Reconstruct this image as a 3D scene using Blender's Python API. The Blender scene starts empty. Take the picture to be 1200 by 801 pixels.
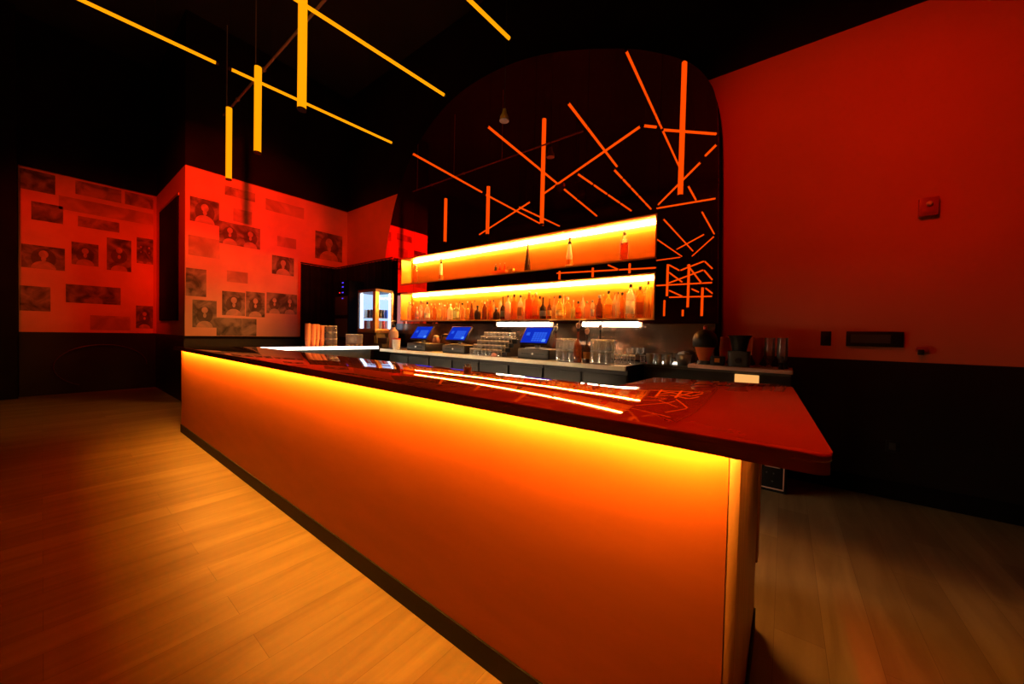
import bpy, bmesh, math, random
from mathutils import Vector, Matrix
random.seed(7)
PI = math.pi
C = bpy.context.scene.collection
sc = bpy.context.scene

# ------------------------------------------------------------------ materials
def newmat(name):
    m = bpy.data.materials.new(name); m.use_nodes = True
    nt = m.node_tree; nt.nodes.clear()
    out = nt.nodes.new('ShaderNodeOutputMaterial')
    return m, nt, out
def N(nt, t, **k):
    n = nt.nodes.new('ShaderNode' + t)
    for a, b in k.items(): setattr(n, a, b)
    return n
def pbr(name, col, rough=.5, metal=0, var=.12, scale=8, coat=0, spec=.5, stretch=(1, 1, 1), bump=0):
    """principled surface whose colour wanders a little with a noise"""
    m, nt, out = newmat(name)
    b = N(nt, 'BsdfPrincipled')
    tc = N(nt, 'TexCoord'); mp = N(nt, 'Mapping'); mp.inputs['Scale'].default_value = stretch
    no = N(nt, 'TexNoise'); no.inputs['Scale'].default_value = scale; no.inputs['Detail'].default_value = 4
    rp = N(nt, 'ValToRGB')
    rp.color_ramp.elements[0].position = .3; rp.color_ramp.elements[1].position = .7
    rp.color_ramp.elements[0].color = (*[c*(1-var) for c in col], 1)
    rp.color_ramp.elements[1].color = (*[min(1, c*(1+var)) for c in col], 1)
    nt.links.new(tc.outputs['Object'], mp.inputs['Vector']); nt.links.new(mp.outputs['Vector'], no.inputs['Vector'])
    nt.links.new(no.outputs['Fac'], rp.inputs['Fac']); nt.links.new(rp.outputs['Color'], b.inputs['Base Color'])
    b.inputs['Roughness'].default_value = rough; b.inputs['Metallic'].default_value = metal
    b.inputs['Coat Weight'].default_value = coat; b.inputs['Coat Roughness'].default_value = .025
    b.inputs['Specular IOR Level'].default_value = spec
    if bump:
        bp = N(nt, 'Bump'); bp.inputs['Strength'].default_value = bump; bp.inputs['Distance'].default_value = .01
        nt.links.new(no.outputs['Fac'], bp.inputs['Height']); nt.links.new(bp.outputs['Normal'], b.inputs['Normal'])
    nt.links.new(b.outputs[0], out.inputs[0])
    return m
def emit(name, col, s):
    m, nt, out = newmat(name)
    e = N(nt, 'Emission'); e.inputs[0].default_value = (*col, 1); e.inputs[1].default_value = s
    nt.links.new(e.outputs[0], out.inputs[0]); return m
def clear(name, col, gloss=.25, diff=0.0, rough=.04):
    """thin clear glass or liquid: tinted see-through body, bright rims, some milky scatter"""
    m, nt, out = newmat(name)
    t = N(nt, 'BsdfTransparent'); t.inputs[0].default_value = (*col, 1)
    g = N(nt, 'BsdfGlossy'); g.inputs['Color'].default_value = (1, 1, 1, 1); g.inputs['Roughness'].default_value = rough
    lw = N(nt, 'LayerWeight'); lw.inputs['Blend'].default_value = gloss
    mx = N(nt, 'MixShader')
    nt.links.new(lw.outputs['Fresnel'], mx.inputs[0]); nt.links.new(t.outputs[0], mx.inputs[1]); nt.links.new(g.outputs[0], mx.inputs[2])
    last = mx
    if diff:
        d = N(nt, 'BsdfDiffuse'); d.inputs[0].default_value = (*col, 1)
        tr = N(nt, 'BsdfTranslucent'); tr.inputs[0].default_value = (*col, 1)
        a = N(nt, 'MixShader'); a.inputs[0].default_value = .6
        nt.links.new(d.outputs[0], a.inputs[1]); nt.links.new(tr.outputs[0], a.inputs[2])
        m2 = N(nt, 'MixShader'); m2.inputs[0].default_value = diff
        nt.links.new(mx.outputs[0], m2.inputs[1]); nt.links.new(a.outputs[0], m2.inputs[2]); last = m2
    nt.links.new(last.outputs[0], out.inputs[0]); return m

def floor_mat():
    m, nt, out = newmat('oak_planks')
    b = N(nt, 'BsdfPrincipled'); tc = N(nt, 'TexCoord')
    mp = N(nt, 'Mapping'); mp.inputs['Rotation'].default_value = (0, 0, PI/2)
    br = N(nt, 'TexBrick'); br.offset = .37
    br.inputs['Scale'].default_value = 1; br.inputs['Brick Width'].default_value = 1.5; br.inputs['Row Height'].default_value = .18
    br.inputs['Mortar Size'].default_value = .0012; br.inputs['Mortar Smooth'].default_value = .3
    br.inputs['Color1'].default_value = (.31, .225, .115, 1); br.inputs['Color2'].default_value = (.41, .31, .16, 1); br.inputs['Mortar'].default_value = (.21, .145, .075, 1)
    mg = N(nt, 'Mapping'); mg.inputs['Scale'].default_value = (5.0, .55, 1)
    n1 = N(nt, 'TexNoise'); n1.inputs['Scale'].default_value = 2.2; n1.inputs['Detail'].default_value = 6; n1.inputs['Distortion'].default_value = .6
    rp = N(nt, 'ValToRGB'); rp.color_ramp.elements[0].position = .25; rp.color_ramp.elements[1].position = .75
    rp.color_ramp.elements[0].color = (.62, .56, .5, 1); rp.color_ramp.elements[1].color = (1.1, 1.08, 1.05, 1)
    mx = N(nt, 'MixRGB'); mx.blend_type = 'MULTIPLY'; mx.inputs[0].default_value = 1
    L = nt.links.new
    L(tc.outputs['Object'], mp.inputs[0]); L(mp.outputs[0], br.inputs[0]); L(tc.outputs['Object'], mg.inputs[0]); L(mg.outputs[0], n1.inputs['Vector'])
    L(n1.outputs['Fac'], rp.inputs[0]); L(br.outputs['Color'], mx.inputs[1]); L(rp.outputs[0], mx.inputs[2]); L(mx.outputs[0], b.inputs['Base Color'])
    rr = N(nt, 'MapRange'); rr.inputs['To Min'].default_value = .36; rr.inputs['To Max'].default_value = .5
    L(n1.outputs['Fac'], rr.inputs['Value']); L(rr.outputs[0], b.inputs['Roughness'])
    L(b.outputs[0], out.inputs[0]); return m

def photo_mat(name, dark, mid, scale):
    """blurred old photograph: soft dark blotches"""
    m, nt, out = newmat(name)
    b = N(nt, 'BsdfPrincipled'); b.inputs['Roughness'].default_value = .8
    tc = N(nt, 'TexCoord'); n = N(nt, 'TexNoise'); n.inputs['Scale'].default_value = scale; n.inputs['Detail'].default_value = 3; n.inputs['Distortion'].default_value = .8
    r = N(nt, 'ValToRGB'); r.color_ramp.elements[0].position = .35; r.color_ramp.elements[1].position = .68
    r.color_ramp.elements[0].color = (*dark, 1); r.color_ramp.elements[1].color = (*mid, 1)
    nt.links.new(tc.outputs['Object'], n.inputs['Vector']); nt.links.new(n.outputs['Fac'], r.inputs[0]); nt.links.new(r.outputs[0], b.inputs['Base Color'])
    nt.links.new(b.outputs[0], out.inputs[0]); return m

AMB = (1.0, .2, .002)
M = dict(
    floor=floor_mat(),
    red_wall=pbr('plaster_wall_paint', (.62, .19, .09), .75, var=.08, scale=1.3, bump=.03),
    black_paint=pbr('black_wall_paint', (.008, .005, .005), .9, spec=.1, var=.3, scale=2),
    wainscot=pbr('black_wainscot_panel', (.014, .009, .008), .5, spec=.25, var=.2, scale=3),
    ceiling=pbr('black_ceiling', (.012, .008, .010), .9, var=.3, scale=1),
    mural=pbr('mural_paper', (.80, .31, .21), .8, var=.12, scale=1.5),
    photo_a=photo_mat('photo_dark', (.16, .08, .06), (.60, .24, .17), 4),
    photo_b=photo_mat('photo_faded', (.40, .16, .11), (.72, .29, .20), 3),
    photo_c=photo_mat('photo_black', (.07, .04, .03), (.40, .22, .16), 5),
    face=photo_mat('photo_face', (.40, .22, .16), (.66, .27, .19), 6),
    hair=photo_mat('photo_hair', (.07, .035, .025), (.17, .09, .065), 5),
    bar_panel=pbr('orange_bar_panel', (.74, .185, .035), .42, var=.05, scale=3, stretch=(1, 1, 4)),
    bar_end=pbr('bar_end_wood', (.50, .26, .12), .4, var=.25, scale=6, stretch=(6, 6, .6)),
    kick=pbr('black_kick_board', (.018, .014, .010), .6, spec=.2),
    counter=pbr('red_brown_stone', (.52, .075, .022), .03, var=.12, scale=14, coat=1),
    shelf=pbr('orange_shelf_laminate', (.88, .34, .035), .45, var=.06, scale=3, stretch=(1, 1, 5)),
    shelf_edge=pbr('shelf_edge', (.38, .17, .07), .5),
    steel_edge=pbr('worktop_edge_steel', (.92, .84, .70), .5, .1, var=.15, scale=3),
    steel=pbr('brushed_steel', (.62, .60, .56), .28, 1, var=.08, scale=20, stretch=(.3, 1, 6)),
    dark_steel=pbr('dark_steel', (.016, .017, .014), .5, .2, var=.2, scale=5),
    backsplash=pbr('backsplash_metal', (.22, .14, .10), .22, 1, var=.25, scale=4),
    black=pbr('black_plastic', (.010, .009, .009), .45, spec=.3),
    graphite=pbr('graphite_plastic', (.05, .048, .045), .45),
    frame_black=pbr('mirror_frame_black', (.006, .004, .004), .9, spec=.05),
    white=pbr('white_plastic', (.82, .80, .77), .5),
    cream=pbr('cream_paper', (.85, .74, .56), .7),
    curtain=pbr('black_curtain', (.012, .008, .010), .95, var=.3, scale=5),
    cable=pbr('dark_cable', (.08, .01, .012), .4),
    alarm=pbr('red_alarm_plastic', (.40, .06, .04), .35),
    gold=pbr('gold_label', (.85, .5, .12), .4),
    bronze=pbr('bronze_frame', (.40, .24, .12), .35, .6),
    pink=pbr('pink_board_edge', (.72, .42, .34), .5),
    orange_cup=pbr('orange_plastic_cup', (.92, .40, .20), .4, var=.05),
    rod=pbr('grey_conduit', (.34, .22, .22), .5),
    tube=emit('light_tube_glow', (1, .30, .001), 1.35),
    bar_led=emit('bar_led_strip', (1, .35, .03), 310),
    end_led=emit('bar_end_led_strip', (1, .42, .04), 24),
    fill_led=emit('added_fill_strip', (1, .70, .42), 320),
    shelf_led=emit('shelf_led_strip', (1, .38, .055), 240),
    white_glow=emit('white_glow', (1, .90, .72), 7),
    sink_glow=emit('sink_glow', (1, .86, .62), 5),
    under_light=emit('under_shelf_light', (1, .82, .58), 18),
    bright_panel=emit('emissive_cream_panel', (1, .45, .12), 1.0),
    cooler_glow=emit('cooler_light', (.42, .62, 1), 1.5),
    cooler_tube=emit('cooler_tube', (.80, .92, 1), 4),
    screen=emit('blue_screen', (.005, .025, .50), 1.0),
    screen_lit=emit('blue_screen_buttons', (.025, .11, .80), 1.0),
    screen_pale=emit('blue_screen_button_pale', (.10, .30, 1.0), 1.1),
    blue_dot=emit('blue_indicator', (.10, .05, 1), 1.2),
    red_dot=emit('red_indicator', (1, .02, .02), 1.5),
    glass=clear('clear_glass', (.95, .94, .93), .40, .10, .12),
    glass_glint=clear('glass_glint_white', (1, .97, .93), .5, .75, .2),
    cup_clear=clear('clear_plastic_cup', (.72, .70, .74), .3, .25),
    door_glass=clear('door_glass', (.95, .96, .97), .1),
    pinkplastic=clear('pink_frosted_plastic', (.80, .62, .60), .2, .7),
    orange_glass=clear('orange_tinted_glass', (.95, .36, .10), .25, .75),
)
def mirror_mat():
    m, nt, out = newmat('bronze_mirror')
    g = N(nt, 'BsdfGlossy'); g.inputs['Color'].default_value = (.88, .18, .10, 1); g.inputs['Roughness'].default_value = .012
    d = N(nt, 'BsdfDiffuse'); d.inputs[0].default_value = (.5, .06, .04, 1)  # dark red scatter stands in for the dim ceiling's reflected light
    mx = N(nt, 'MixShader'); mx.inputs[0].default_value = .035
    nt.links.new(g.outputs[0], mx.inputs[1]); nt.links.new(d.outputs[0], mx.inputs[2])
    nt.links.new(mx.outputs[0], out.inputs[0]); return m
M['mirror'] = mirror_mat()

# ------------------------------------------------------------------ mesh helpers
def box(bm, x0, x1, y0, y1, z0, z1, bev=0, mi=0):
    n0 = len(bm.verts)
    vs = [bm.verts.new((x, y, z)) for x in (x0, x1) for y in (y0, y1) for z in (z0, z1)]
    fs = [bm.faces.new([vs[i] for i in q]) for q in ((0, 1, 3, 2), (4, 6, 7, 5), (0, 4, 5, 1), (2, 3, 7, 6), (0, 2, 6, 4), (1, 5, 7, 3))]
    for f_ in fs: f_.material_index = mi
    if bev:
        es = list({e for f_ in fs for e in f_.edges})
        r = bmesh.ops.bevel(bm, geom=es, offset=bev, segments=2, affect='EDGES', profile=.5)
        for f_ in r['faces']: f_.material_index = mi
    return bm
def B(x0, x1, y0, y1, z0, z1, bev=0):
    return box(bmesh.new(), x0, x1, y0, y1, z0, z1, bev)
def lathe(prof, n=20, square=0, bm=None, at=(0, 0, 0), mi=0, caps=True):
    """revolve (radius, height) pairs; square>0 pulls the section towards a rounded square"""
    bm = bm or bmesh.new(); rings = []
    for r, z in prof:
        ring = []
        for k in range(n):
            a = 2*PI*(k+.5)/n
            s = square if not isinstance(square, (list, tuple)) else 0
            f_ = 1
            if s:
                p = 2 + 7*s
                f_ = (abs(math.cos(a))**p + abs(math.sin(a))**p)**(-1/p)
            ring.append(bm.verts.new((at[0]+r*f_*math.cos(a), at[1]+r*f_*math.sin(a), at[2]+z)))
        rings.append(ring)
    for a, b in zip(rings, rings[1:]):
        for k in range(n):
            f_ = bm.faces.new((a[k], a[(k+1) % n], b[(k+1) % n], b[k])); f_.smooth = True; f_.material_index = mi
    if caps:
        if prof[0][0] > 1e-5: bm.faces.new(list(reversed(rings[0]))).material_index = mi
        if prof[-1][0] > 1e-5: bm.faces.new(rings[-1]).material_index = mi
    return bm
def rod(bm, p, q, r, n=10, mi=0):
    p, q = Vector(p), Vector(q); d = (q-p).normalized()
    u = d.orthogonal().normalized(); v = d.cross(u)
    A = [bm.verts.new(p + r*(math.cos(2*PI*k/n)*u + math.sin(2*PI*k/n)*v)) for k in range(n)]
    Bq = [bm.verts.new(q + r*(math.cos(2*PI*k/n)*u + math.sin(2*PI*k/n)*v)) for k in range(n)]
    for k in range(n):
        f_ = bm.faces.new((A[k], A[(k+1) % n], Bq[(k+1) % n], Bq[k])); f_.smooth = True; f_.material_index = mi
    bm.faces.new(list(reversed(A))).material_index = mi; bm.faces.new(Bq).material_index = mi
    return bm
def path(pts, r, n=8):
    bm = bmesh.new()
    for a, b in zip(pts, pts[1:]): rod(bm, a, b, r, n)
    return bm
def prism(poly, z0, z1, bm=None, bev=0, mi=0):
    bm = bm or bmesh.new()
    lo = [bm.verts.new((x, y, z0)) for x, y in poly]; hi = [bm.verts.new((x, y, z1)) for x, y in poly]
    fs = [bm.faces.new(list(reversed(lo))), bm.faces.new(hi)]
    n = len(poly)
    for k in range(n): fs.append(bm.faces.new((lo[k], lo[(k+1) % n], hi[(k+1) % n], hi[k])))
    if bev:
        es = [e for e in fs[1].edges] + [e for e in fs[0].edges]
        bmesh.ops.bevel(bm, geom=es, offset=bev, segments=3, affect='EDGES', profile=.5)
    return bm
def round_poly(pts, radii, seg=6):
    out = []; n = len(pts)
    for i in range(n):
        p = Vector(pts[i]); a = Vector(pts[i-1]); b = Vector(pts[(i+1) % n]); r = radii[i]
        if r <= 0: out.append(tuple(p)); continue
        u = (a-p).normalized(); v = (b-p).normalized()
        p0 = p+u*r; p1 = p+v*r
        for k in range(seg+1):
            t = k/seg; q = (1-t)**2*p0 + 2*t*(1-t)*p + t*t*p1; out.append(tuple(q))
    return out
def obj(name, bm, mat, parent=None, loc=None, rot=None):
    me = bpy.data.meshes.new(name); bmesh.ops.recalc_face_normals(bm, faces=bm.faces); bm.to_mesh(me); bm.free()
    for m_ in (mat if isinstance(mat, (list, tuple)) else [mat]): me.materials.append(M[m_] if isinstance(m_, str) else m_)
    me.set_sharp_from_angle(angle=math.radians(38))
    o = bpy.data.objects.new(name, me); C.objects.link(o)
    if parent: o.parent = parent
    if loc: o.location = loc
    if rot: o.rotation_euler = rot
    return o
def tag(o, label, cat, group=None, kind=None):
    o['label'] = label; o['category'] = cat
    if group: o['group'] = group
    if kind: o['kind'] = kind
    return o
def thing(name, label, cat, loc=(0, 0, 0), rz=0, group=None):
    o = bpy.data.objects.new(name, None); C.objects.link(o); o.location = loc; o.rotation_euler = (0, 0, rz)
    o.empty_display_size = .1
    return tag(o, label, cat, group)
def struct(name, bm, mat):
    o = obj(name, bm, mat); o['kind'] = 'structure'; return o
def copy_tree(o, parent=None):
    c = o.copy(); C.objects.link(c)
    if parent: c.parent = parent
    for ch in list(o.children): copy_tree(ch, c)
    return c
ORD = ['', 'first', 'second', 'third', 'fourth', 'fifth', 'sixth', 'seventh', 'eighth', 'ninth', 'tenth', 'eleventh', 'twelfth', 'thirteenth', 'fourteenth',
       'fifteenth', 'sixteenth', 'seventeenth', 'eighteenth', 'nineteenth', 'twentieth']
def ordn(k):
    if k <= 20: return ORD[k]
    return {2: 'twenty', 3: 'thirty', 4: 'forty'}[k//10] + '-' + ORD[k % 10] if k % 10 else {30: 'thirtieth', 40: 'fortieth'}[k]

# ------------------------------------------------------------------ camera (level eye height 1.33 m, very wide lens)
az, roll, pit, H = math.radians(37.3), math.atan(.023), math.atan(8.8/420), 1.33
F0 = Vector((-math.sin(az), math.cos(az), 0)); R0 = Vector((math.cos(az), math.sin(az), 0)); U0 = Vector((0, 0, 1))
F = math.cos(pit)*F0 - math.sin(pit)*U0; U = math.cos(pit)*U0 + math.sin(pit)*F0
R = math.cos(roll)*R0 + math.sin(roll)*U; UP = math.cos(roll)*U - math.sin(roll)*R0
cam = bpy.data.cameras.new('camera'); cam.sensor_width = 36; cam.lens = 420/1200*36; cam.clip_start = .05; cam.clip_end = 100
co = bpy.data.objects.new('camera', cam); C.objects.link(co)
mw = Matrix.Identity(4)
for i in range(3):
    mw[i][0] = R[i]; mw[i][1] = UP[i]; mw[i][2] = -F[i]
mw[0][3], mw[1][3], mw[2][3] = 0, 0, H
co.matrix_world = mw; sc.camera = co

# ------------------------------------------------------------------ room shell
WY, WT, WZ, CZ = 4.42, 4.15, 1.175, 6.8        # bar wall plane, top of paint, wainscot height, ceiling
X1, Y0 = 4.2, -13.0
struct('floor', B(-14.5, X1+.2, Y0-.2, 5.2, -.12, 0), 'floor')
struct('ceiling', B(-14.5, X1+.2, Y0-.2, 5.2, CZ, CZ+.1), 'ceiling')
MX, MX2, MY = -8.38, -10.95, 1.52              # mural box, set-back mural, side face of the box
struct('wall_back', B(MX, X1, WY, WY+.15, WZ, WT), 'red_wall')
struct('wall_back_wainscot', B(MX, X1, WY-.012, WY+.15, .15, WZ), 'wainscot')
struct('baseboard_back', B(MX, X1, WY-.03, WY+.15, 0, .15), 'black_paint')
struct('wall_back_upper', B(MX, X1, WY, WY+.15, WT, CZ), 'black_paint')
struct('wall_left', B(MX-.12, MX, MY+.12, WY+.15, WZ, WT), 'red_wall')
struct('wall_left_wainscot', B(MX-.12, MX+.012, MY-.012, WY, 0, WZ), 'wainscot')
struct('wall_left_upper', B(MX2-.2, MX, MY, WY+.15, WT, CZ), 'black_paint')
struct('wall_alcove_side', B(MX2, MX, MY, MY+.12, WZ, WT), 'red_wall')
struct('wall_alcove_side_wainscot', B(MX2, MX-.12, MY-.012, MY+.12, 0, WZ), 'wainscot')
struct('wall_alcove', B(MX2-.15, MX2, -.25, MY+.3, WZ, WT), 'red_wall')
struct('wall_alcove_wainscot', B(MX2-.15, MX2+.012, -.25, MY, 0, WZ), 'wainscot')
struct('wall_alcove_upper', B(MX2-.15, MX2+.05, -4, MY, WT, CZ), 'black_paint')
struct('wall_far_left', B(-14.4, MX2-.15, -.37, -.25, 0, CZ), 'black_paint')
struct('wall_side_left', B(-14.4, -14.25, Y0, -.37, 0, CZ), 'black_paint')
struct('pillar_alcove', B(MX2-.15, MX2+.25, -.75, -.26, 0, CZ), 'black_paint')
struct('wall_front', B(-14.4, X1, Y0-.15, Y0, 0, CZ), 'black_paint')
struct('wall_right', B(X1, X1+.15, Y0, WY+.15, 0, CZ), 'black_paint')
struct('trim_1', B(MX+.012, MX+.03, MY, WY, WZ-.05, WZ), 'black_paint')

# dark display board on the side of the projecting wall
t = thing('wall_panel', 'tall black panel on the narrow wall between the two murals', 'panel', (-9.6, MY, 1.5))
obj('board', B(-.85, .75, -.03, 0, -.05, 2.2, .004), 'black_paint', t)
obj('frame', B(-.9, .8, -.02, 0, 2.2, 2.26, .004), 'bronze', t)

# ---- photograph murals -------------------------------------------------------
def mural(name, label, X, ya, yb, za, zb, tiles):
    t = thing(name, label, 'mural', (X, ya, za), 0, 'photo collage murals')
    obj('paper', B(0, .006, 0, yb-ya, 0, zb-za), 'mural', t)
    bm = bmesh.new()
    def disc(cy, cz, ry, rz, x, mi, lo=0, hi=2*PI):
        n = 20
        vs = [bm.verts.new((x, cy+ry*math.cos(lo+(hi-lo)*k/n), cz+rz*math.sin(lo+(hi-lo)*k/n))) for k in range(n+(hi-lo < 6))]
        bm.faces.new(vs).material_index = mi
    for (y0, y1, z0, z1, kind, face) in tiles:
        y0, y1, z0, z1 = max(y0, ya+.003)-ya, min(y1, yb-.003)-ya, max(z0, za+.003)-za, min(z1, zb-.003)-za
        if y1 <= y0 or z1 <= z0: continue
        x = .009
        vs = [bm.verts.new((x, *p)) for p in ((y0, z0), (y1, z0), (y1, z1), (y0, z1))]
        bm.faces.new(vs).material_index = 2 if face else kind
        w, h = y1-y0, z1-z0
        heads = face
        for k in range(heads):
            cy = y0 + w*(k+.5)/heads; s = min(w/heads, h)
            disc(cy, z0+h*.46, s*.34, s*.44, x+.0010, 4)
            disc(cy, z0+h*.64, s*.13, s*.17, x+.0025, 3)
            disc(cy, z0+h*.44, s*.07, s*.12, x+.0022, 3)
            disc(cy, z0+.002, s*.34, s*.34, x+.0015, 3, 0, PI)
    obj('photo_prints', bm, ['photo_a', 'photo_b', 'photo_c', 'face', 'hair'], t)
    return t
mt = [(1.58, 1.99, 3.20, 3.63, 0, 1), (2.07, 2.55, 3.81, 3.98, 0, 0), (1.99, 2.64, 2.90, 3.31, 0, 2), (2.2, 2.5, 3.35, 3.6, 1, 0), (2.73, 3.45, 3.72, 3.95, 1, 0), (2.94, 3.30, 3.04, 3.25, 1, 0),
      (3.69, 4.30, 2.93, 3.54, 0, 1), (2.85, 3.26, 2.46, 2.84, 1, 1), (1.53, 1.81, 1.88, 2.37, 2, 0), (2.11, 2.44, 2.20, 2.41, 1, 0), (2.04, 2.40, 1.57, 2.02, 2, 1),
      (2.41, 2.73, 1.56, 2.05, 2, 1), (2.76, 3.33, 1.65, 2.07, 0, 2), (1.62, 1.96, 1.33, 1.82, 1, 1), (1.96, 2.59, 1.18, 1.52, 2, 0), (1.56, 2.0, 2.6, 2.95, 1, 0)]
mural('wall_mural', 'bright red-lit photo collage mural on the projecting wall left of the curtain', MX, MY, WY, WZ, WT-.02, mt)
lt = [(-.23, .16, 3.74, 4.1, 2, 0), (.40, 1.0, 3.84, 4.1, 0, 0), (1.05, 1.6, 3.84, 4.1, 0, 0), (-.11, .25, 3.22, 3.55, 2, 0), (.43, .97, 3.23, 3.43, 0, 0), (-.22, .27, 2.34, 2.76, 0, 1), (.35, .69, 2.49, 2.92, 0, 1), (.80, 1.14, 2.45, 3.10, 0, 1),
      (1.22, 1.74, 2.66, 3.20, 0, 2), (-.24, .10, 1.56, 2.01, 2, 0), (.28, .99, 1.75, 2.10, 2, 0), (1.21, 1.50, 1.28, 1.76, 2, 1), (.58, 1.13, 1.23, 1.52, 1, 0), (.2, 1.7, 3.5, 3.75, 1, 0)]
mural('wall_mural', 'dim deep-red photo collage mural on the set-back wall at far left', MX2, -.25, MY-.05, WZ, WT-.02, lt)

# cable looped against the dark wainscot at far left
pts = []
for k in range(26):
    a = math.radians(-60 + k*9.6); pts.append((MX2+.05, .75-.62*math.cos(a), .62+.42*math.sin(a)-.1))
tag(obj('wall_cable', path(pts, .007), 'cable'), 'dark red cable hung in a loop against the black wainscot at far left', 'cable')

# ------------------------------------------------------------------ mirror in the arch behind the bar
FY = 4.17
arch = [(-6.75, .0), (-6.62, 1.5), (-6.50, 2.35), (-6.44, 2.67), (-6.28, 3.35), (-6.03, 3.99), (-5.6, 4.60), (-5.0, 5.05), (-4.3, 5.28), (-3.5, 5.30), (-2.8, 5.18), (-2.2, 4.98),
        (-1.59, 4.713), (-1.18, 4.47), (-.872, 4.226), (-.70, 3.97), (-.63, 3.73), (-.60, 3.3), (-.575, 2.4), (-.55, 1.4), (-.54, 0)]
def catmull(p, n=4):
    o = []
    for i in range(len(p)-1):
        a, b, c, d = p[max(i-1, 0)], p[i], p[i+1], p[min(i+2, len(p)-1)]
        for k in range(n):
            t_ = k/n
            o.append(tuple(.5*((2*b[j])+(-a[j]+c[j])*t_+(2*a[j]-5*b[j]+4*c[j]-d[j])*t_*t_+(-a[j]+3*b[j]-3*c[j]+d[j])*t_**3) for j in (0, 1)))
    return o+[p[-1]]
arc = catmull(arch)
def clip(poly, ax, v, keep_hi):
    o = []
    for i in range(len(poly)):
        a, b = poly[i-1], poly[i]
        ia = (a[ax] >= v) == keep_hi; ib = (b[ax] >= v) == keep_hi
        if ia != ib:
            s = (v-a[ax])/(b[ax]-a[ax]); o.append((a[0]+s*(b[0]-a[0]), a[1]+s*(b[1]-a[1])))
        if ib: o.append(b)
    return o
def slab_xz(poly, y0, y1):
    bm = bmesh.new(); n = len(poly)
    a = [bm.verts.new((x, y0, z)) for x, z in poly]; b = [bm.verts.new((x, y1, z)) for x, z in poly]
    bm.faces.new(a); bm.faces.new(list(reversed(b)))
    for k in range(n): bm.faces.new((a[k], b[k], b[(k+1) % n], a[(k+1) % n]))
    return bm
mr = thing('arch_mirror', 'tall arched bronze mirror behind the bar with glowing tubes reflected in it', 'mirror', (0, 0, 0))
SX0, SX1 = -5.87, -1.175                        # the two lit shelves are let into the mirror wall
NZ = ((2.22, 2.72), (1.53, 2.065))
def regions(poly):
    up = clip(poly, 1, NZ[0][1], True); low = clip(poly, 1, NZ[0][1], False)
    out = [up, clip(low, 0, SX0, False), clip(low, 0, SX1, True)]
    mid = clip(clip(low, 0, SX0, True), 0, SX1, False)
    out.append(clip(clip(mid, 1, NZ[1][1], True), 1, NZ[0][0], False)); out.append(clip(mid, 1, NZ[1][0], False))
    return [p for p in out if len(p) > 2]
def inset_piece(p, y0, y1, bm=None):
    b2 = slab_xz(p, y0, y1)
    if bm is None: return b2
    me = bpy.data.meshes.new('tmp'); b2.to_mesh(me); b2.free(); bm.from_mesh(me); bpy.data.meshes.remove(me); return bm
bk = bmesh.new()
for p in regions(arc): inset_piece(p, FY+.012, WY-.001, bk)
obj('backing', bk, 'frame_black', mr)
gl = clip(arc, 1, 1.49, True)
seams = [-7.2, -5.5, -4.6, -3.7, -2.86, -2.06, -1.175, 0]
for a, b in zip(seams, seams[1:]):
    p = clip(clip(gl, 0, a+.002, True), 0, b-.002, False)
    if len(p) < 3: continue
    for q in regions(p): obj('mirror_panel', inset_piece(q, FY, FY+.011), 'mirror', mr)
tag(obj('backsplash', B(-6.4, -.57, FY-.006, FY+.011, 1.07, 1.487), 'backsplash'), 'dull bronze metal backsplash below the mirror and bottle shelves', 'backsplash')

# ------------------------------------------------------------------ hanging light tubes
TZ = 4.9
def htube(p, q, label, dashed=0, group='glowing tubes hung level under the ceiling', z=TZ):
    p = Vector((*p, z)); q = Vector((*q, z))
    t = thing('light_tube', label, 'light', tuple((p+q)/2), 0, group)
    o = (p+q)/2; d = (q-p).normalized(); Lh = (q-p).length
    n = max(1, dashed)
    for k in range(n):
        a = p + d*(Lh*k/n + (.05 if k else .03)); b = p + d*(Lh*(k+1)/n - (.05 if k < n-1 else .03))
        obj('tube', rod(bmesh.new(), a-o, b-o, .021, 10), 'tube', t)
    for e, s in ((p, 1), (q, -1)): obj('end_cap', rod(bmesh.new(), e-o, e+d*.03*s-o, .022, 10), 'black', t)
    for s in (.2, .8):
        e = p + d*Lh*s; obj('hanging_wire', rod(bmesh.new(), (e-o)+Vector((0, 0, .02)), (e-o)+Vector((0, 0, CZ-z)), .002, 5), 'black', t)
    return t
def vtube(x, y, z0, z1, label, r=.040, group='glowing tubes hung upright under the ceiling'):
    t = thing('light_tube', label, 'light', (x, y, z0), 0, group)
    obj('tube', rod(bmesh.new(), (0, 0, .02), (0, 0, z1-z0-.02), r, 14), 'tube', t)
    obj('end_cap', rod(bmesh.new(), (0, 0, 0), (0, 0, .02), r*1.04, 14), 'black', t); obj('end_cap', rod(bmesh.new(), (0, 0, z1-z0-.02), (0, 0, z1-z0), r*1.04, 14), 'black', t)
    if z1 < CZ-.1: obj('hanging_wire', rod(bmesh.new(), (0, 0, z1-z0), (0, 0, CZ-z0), .002, 5), 'black', t)
    return t
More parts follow.
